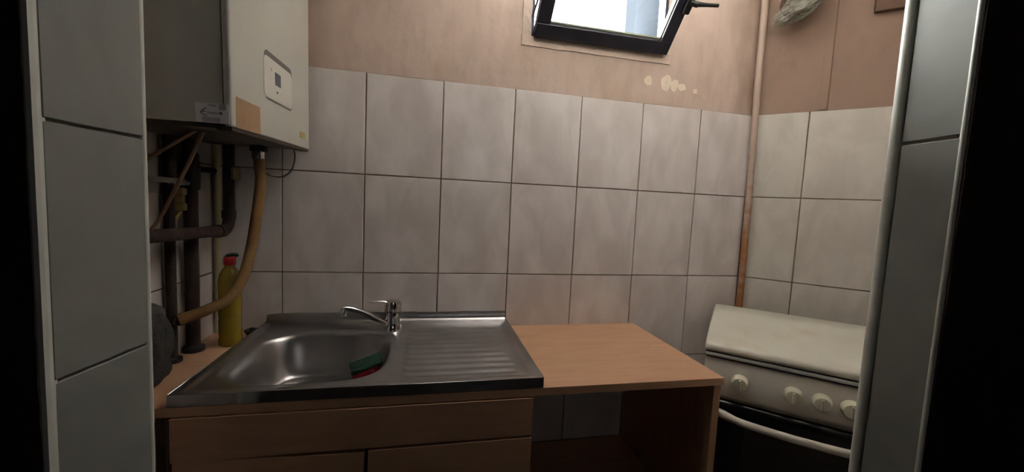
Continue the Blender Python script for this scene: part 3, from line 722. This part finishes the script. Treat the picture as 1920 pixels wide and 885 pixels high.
# bottle
qx, qy = -.094, -.128
bt = thing('oil_bottle', 'yellow plastic bottle with red cap in the left corner behind the hose', 'bottle', (qx, qy, ZW))
bo = MB(); vs = []; fs = []; seg = 28
prof = [(.024, 0), (.0275, .003), (.028, .02), (.0265, .03), (.028, .04), (.028, .075), (.0265, .082), (.028, .09), (.028, .135), (.0268, .145), (.028, .155), (.0278, .19), (.025, .208), (.018, .222), (.0125, .230), (.0120, .240)]
for r, hgt in prof:
    for k in range(seg):
        a = 2 * math.pi * k / seg
        e = 1 + (.06 * math.cos(4 * a) * -1 if r > .02 else 0)
        vs.append((r * e * math.cos(a), r * e * math.sin(a), hgt))
for i in range(len(prof) - 1):
    for k in range(seg): fs.append([i * seg + k, i * seg + (k + 1) % seg, (i + 1) * seg + (k + 1) % seg, (i + 1) * seg + k])
fs.append(list(range(seg))); fs.append([(len(prof) - 1) * seg + k for k in range(seg)])
bo.add(vs, fs).build('body', 'bottle_yellow', bt)
MB().lathe([(.0145, .236), (.0150, .238), (.0150, .256), (.0135, .259), (.001, .260)], (0, 0, 0), seg=22).build('cap', 'cap_red', bt)
MB().lathe([(.0165, -.002), (.0175, .0), (.016, .004), (.006, .009), (.001, .0095)], (.003, .006, .2600), (-.25, .3, 1), 20).build('cap_lid', 'cap_green', bt)
# rubber plug on the worktop beside the sink
o = MB().lathe([(.015, 0), (.0165, .002), (.0175, .008), (.021, .010), (.021, .0135), (.008, .0145), (.006, .020), (.001, .0205)], (-.072, -.043, ZW + .001), seg=22).build('rubber_plug', 'rubber_black', loc=(-.072, -.043, ZW + .001))
tag(o, 'black rubber sink plug between the yellow bottle and the sink', 'plug')

# ------------------------------------------------------------------ right corner: riser pipe, flue opening, plastic wad, board
rp = [(1.7275, -.020, CEIL - .002), (1.7275, -.020, Z(.20)), (1.7295, -.0215, Z(0)), (1.733, -.0235, Z(-.331)), (1.7355, -.025, Z(-.663)), (1.7365, -.026, Z(-1.30))]
o = MB().tube(rp, .0125, 14, smooth=6).build('riser_pipe', 'painted_rusty', ang=60)
tag(o, 'thin painted riser pipe rusting towards the stove in the right corner', 'pipe')
c0 = Vector((XC, 0, 0)) + DW * .115
fo = thing('flue_collar', 'dark rusty flue collar on the wall at the upper right corner', 'flue', (c0.x, c0.y, Z(.405)))
MB().lathe([(.060, 0), (.060, .018), (.048, .018), (.048, .002), (.001, .002)], (0, 0, 0), NW, 30).build('collar', 'flue_dark', fo)
wad = MB(); bm = bmesh.new(); bmesh.ops.create_icosphere(bm, subdivisions=4, radius=1)
for v in bm.verts:
    d = v.co.normalized()
    q = 1 + .45 * noise.noise(d * 1.7 + Vector((2, 7, 1))) + .30 * abs(noise.noise(d * 4.1)) - .22 * abs(noise.noise(d * 8.3 + Vector((1, 1, 1))))
    v.co = d * q
bm.verts.index_update()
vs = []
for v in bm.verts:
    p = c0 + DW * (.010 + v.co.x * .070 + v.co.z * .018) + NW * (.068 + v.co.y * .04)
    vs.append((p.x, p.y, Z(.372) + v.co.z * .052 + v.co.x * .018))
wad.add(vs, [[v.index for v in f.verts] for f in bm.faces]); bm.free()
tag(wad.build('plastic_wad', 'plastic_film', loc=(c0.x - .03, c0.y - .04, Z(.36)), smooth=False), 'crumpled clear plastic film stuffed into the flue opening', 'plastic film')
q0 = Vector((XC, 0, 0)) + DW * .40
bb = MB(); R_ = Matrix.Translation((q0.x, q0.y, 0)) @ Matrix.Rotation(-ANG, 4, 'Z')
bb.box(-.062, .10, -.020, -.001, Z(.325), Z(.47), .002, M=R_)
tag(bb.build('brown_board', 'brown_board', loc=(q0.x, q0.y, Z(.325)), smooth=False), 'brown board fixed high on the sooty wall beside the right pier', 'board')
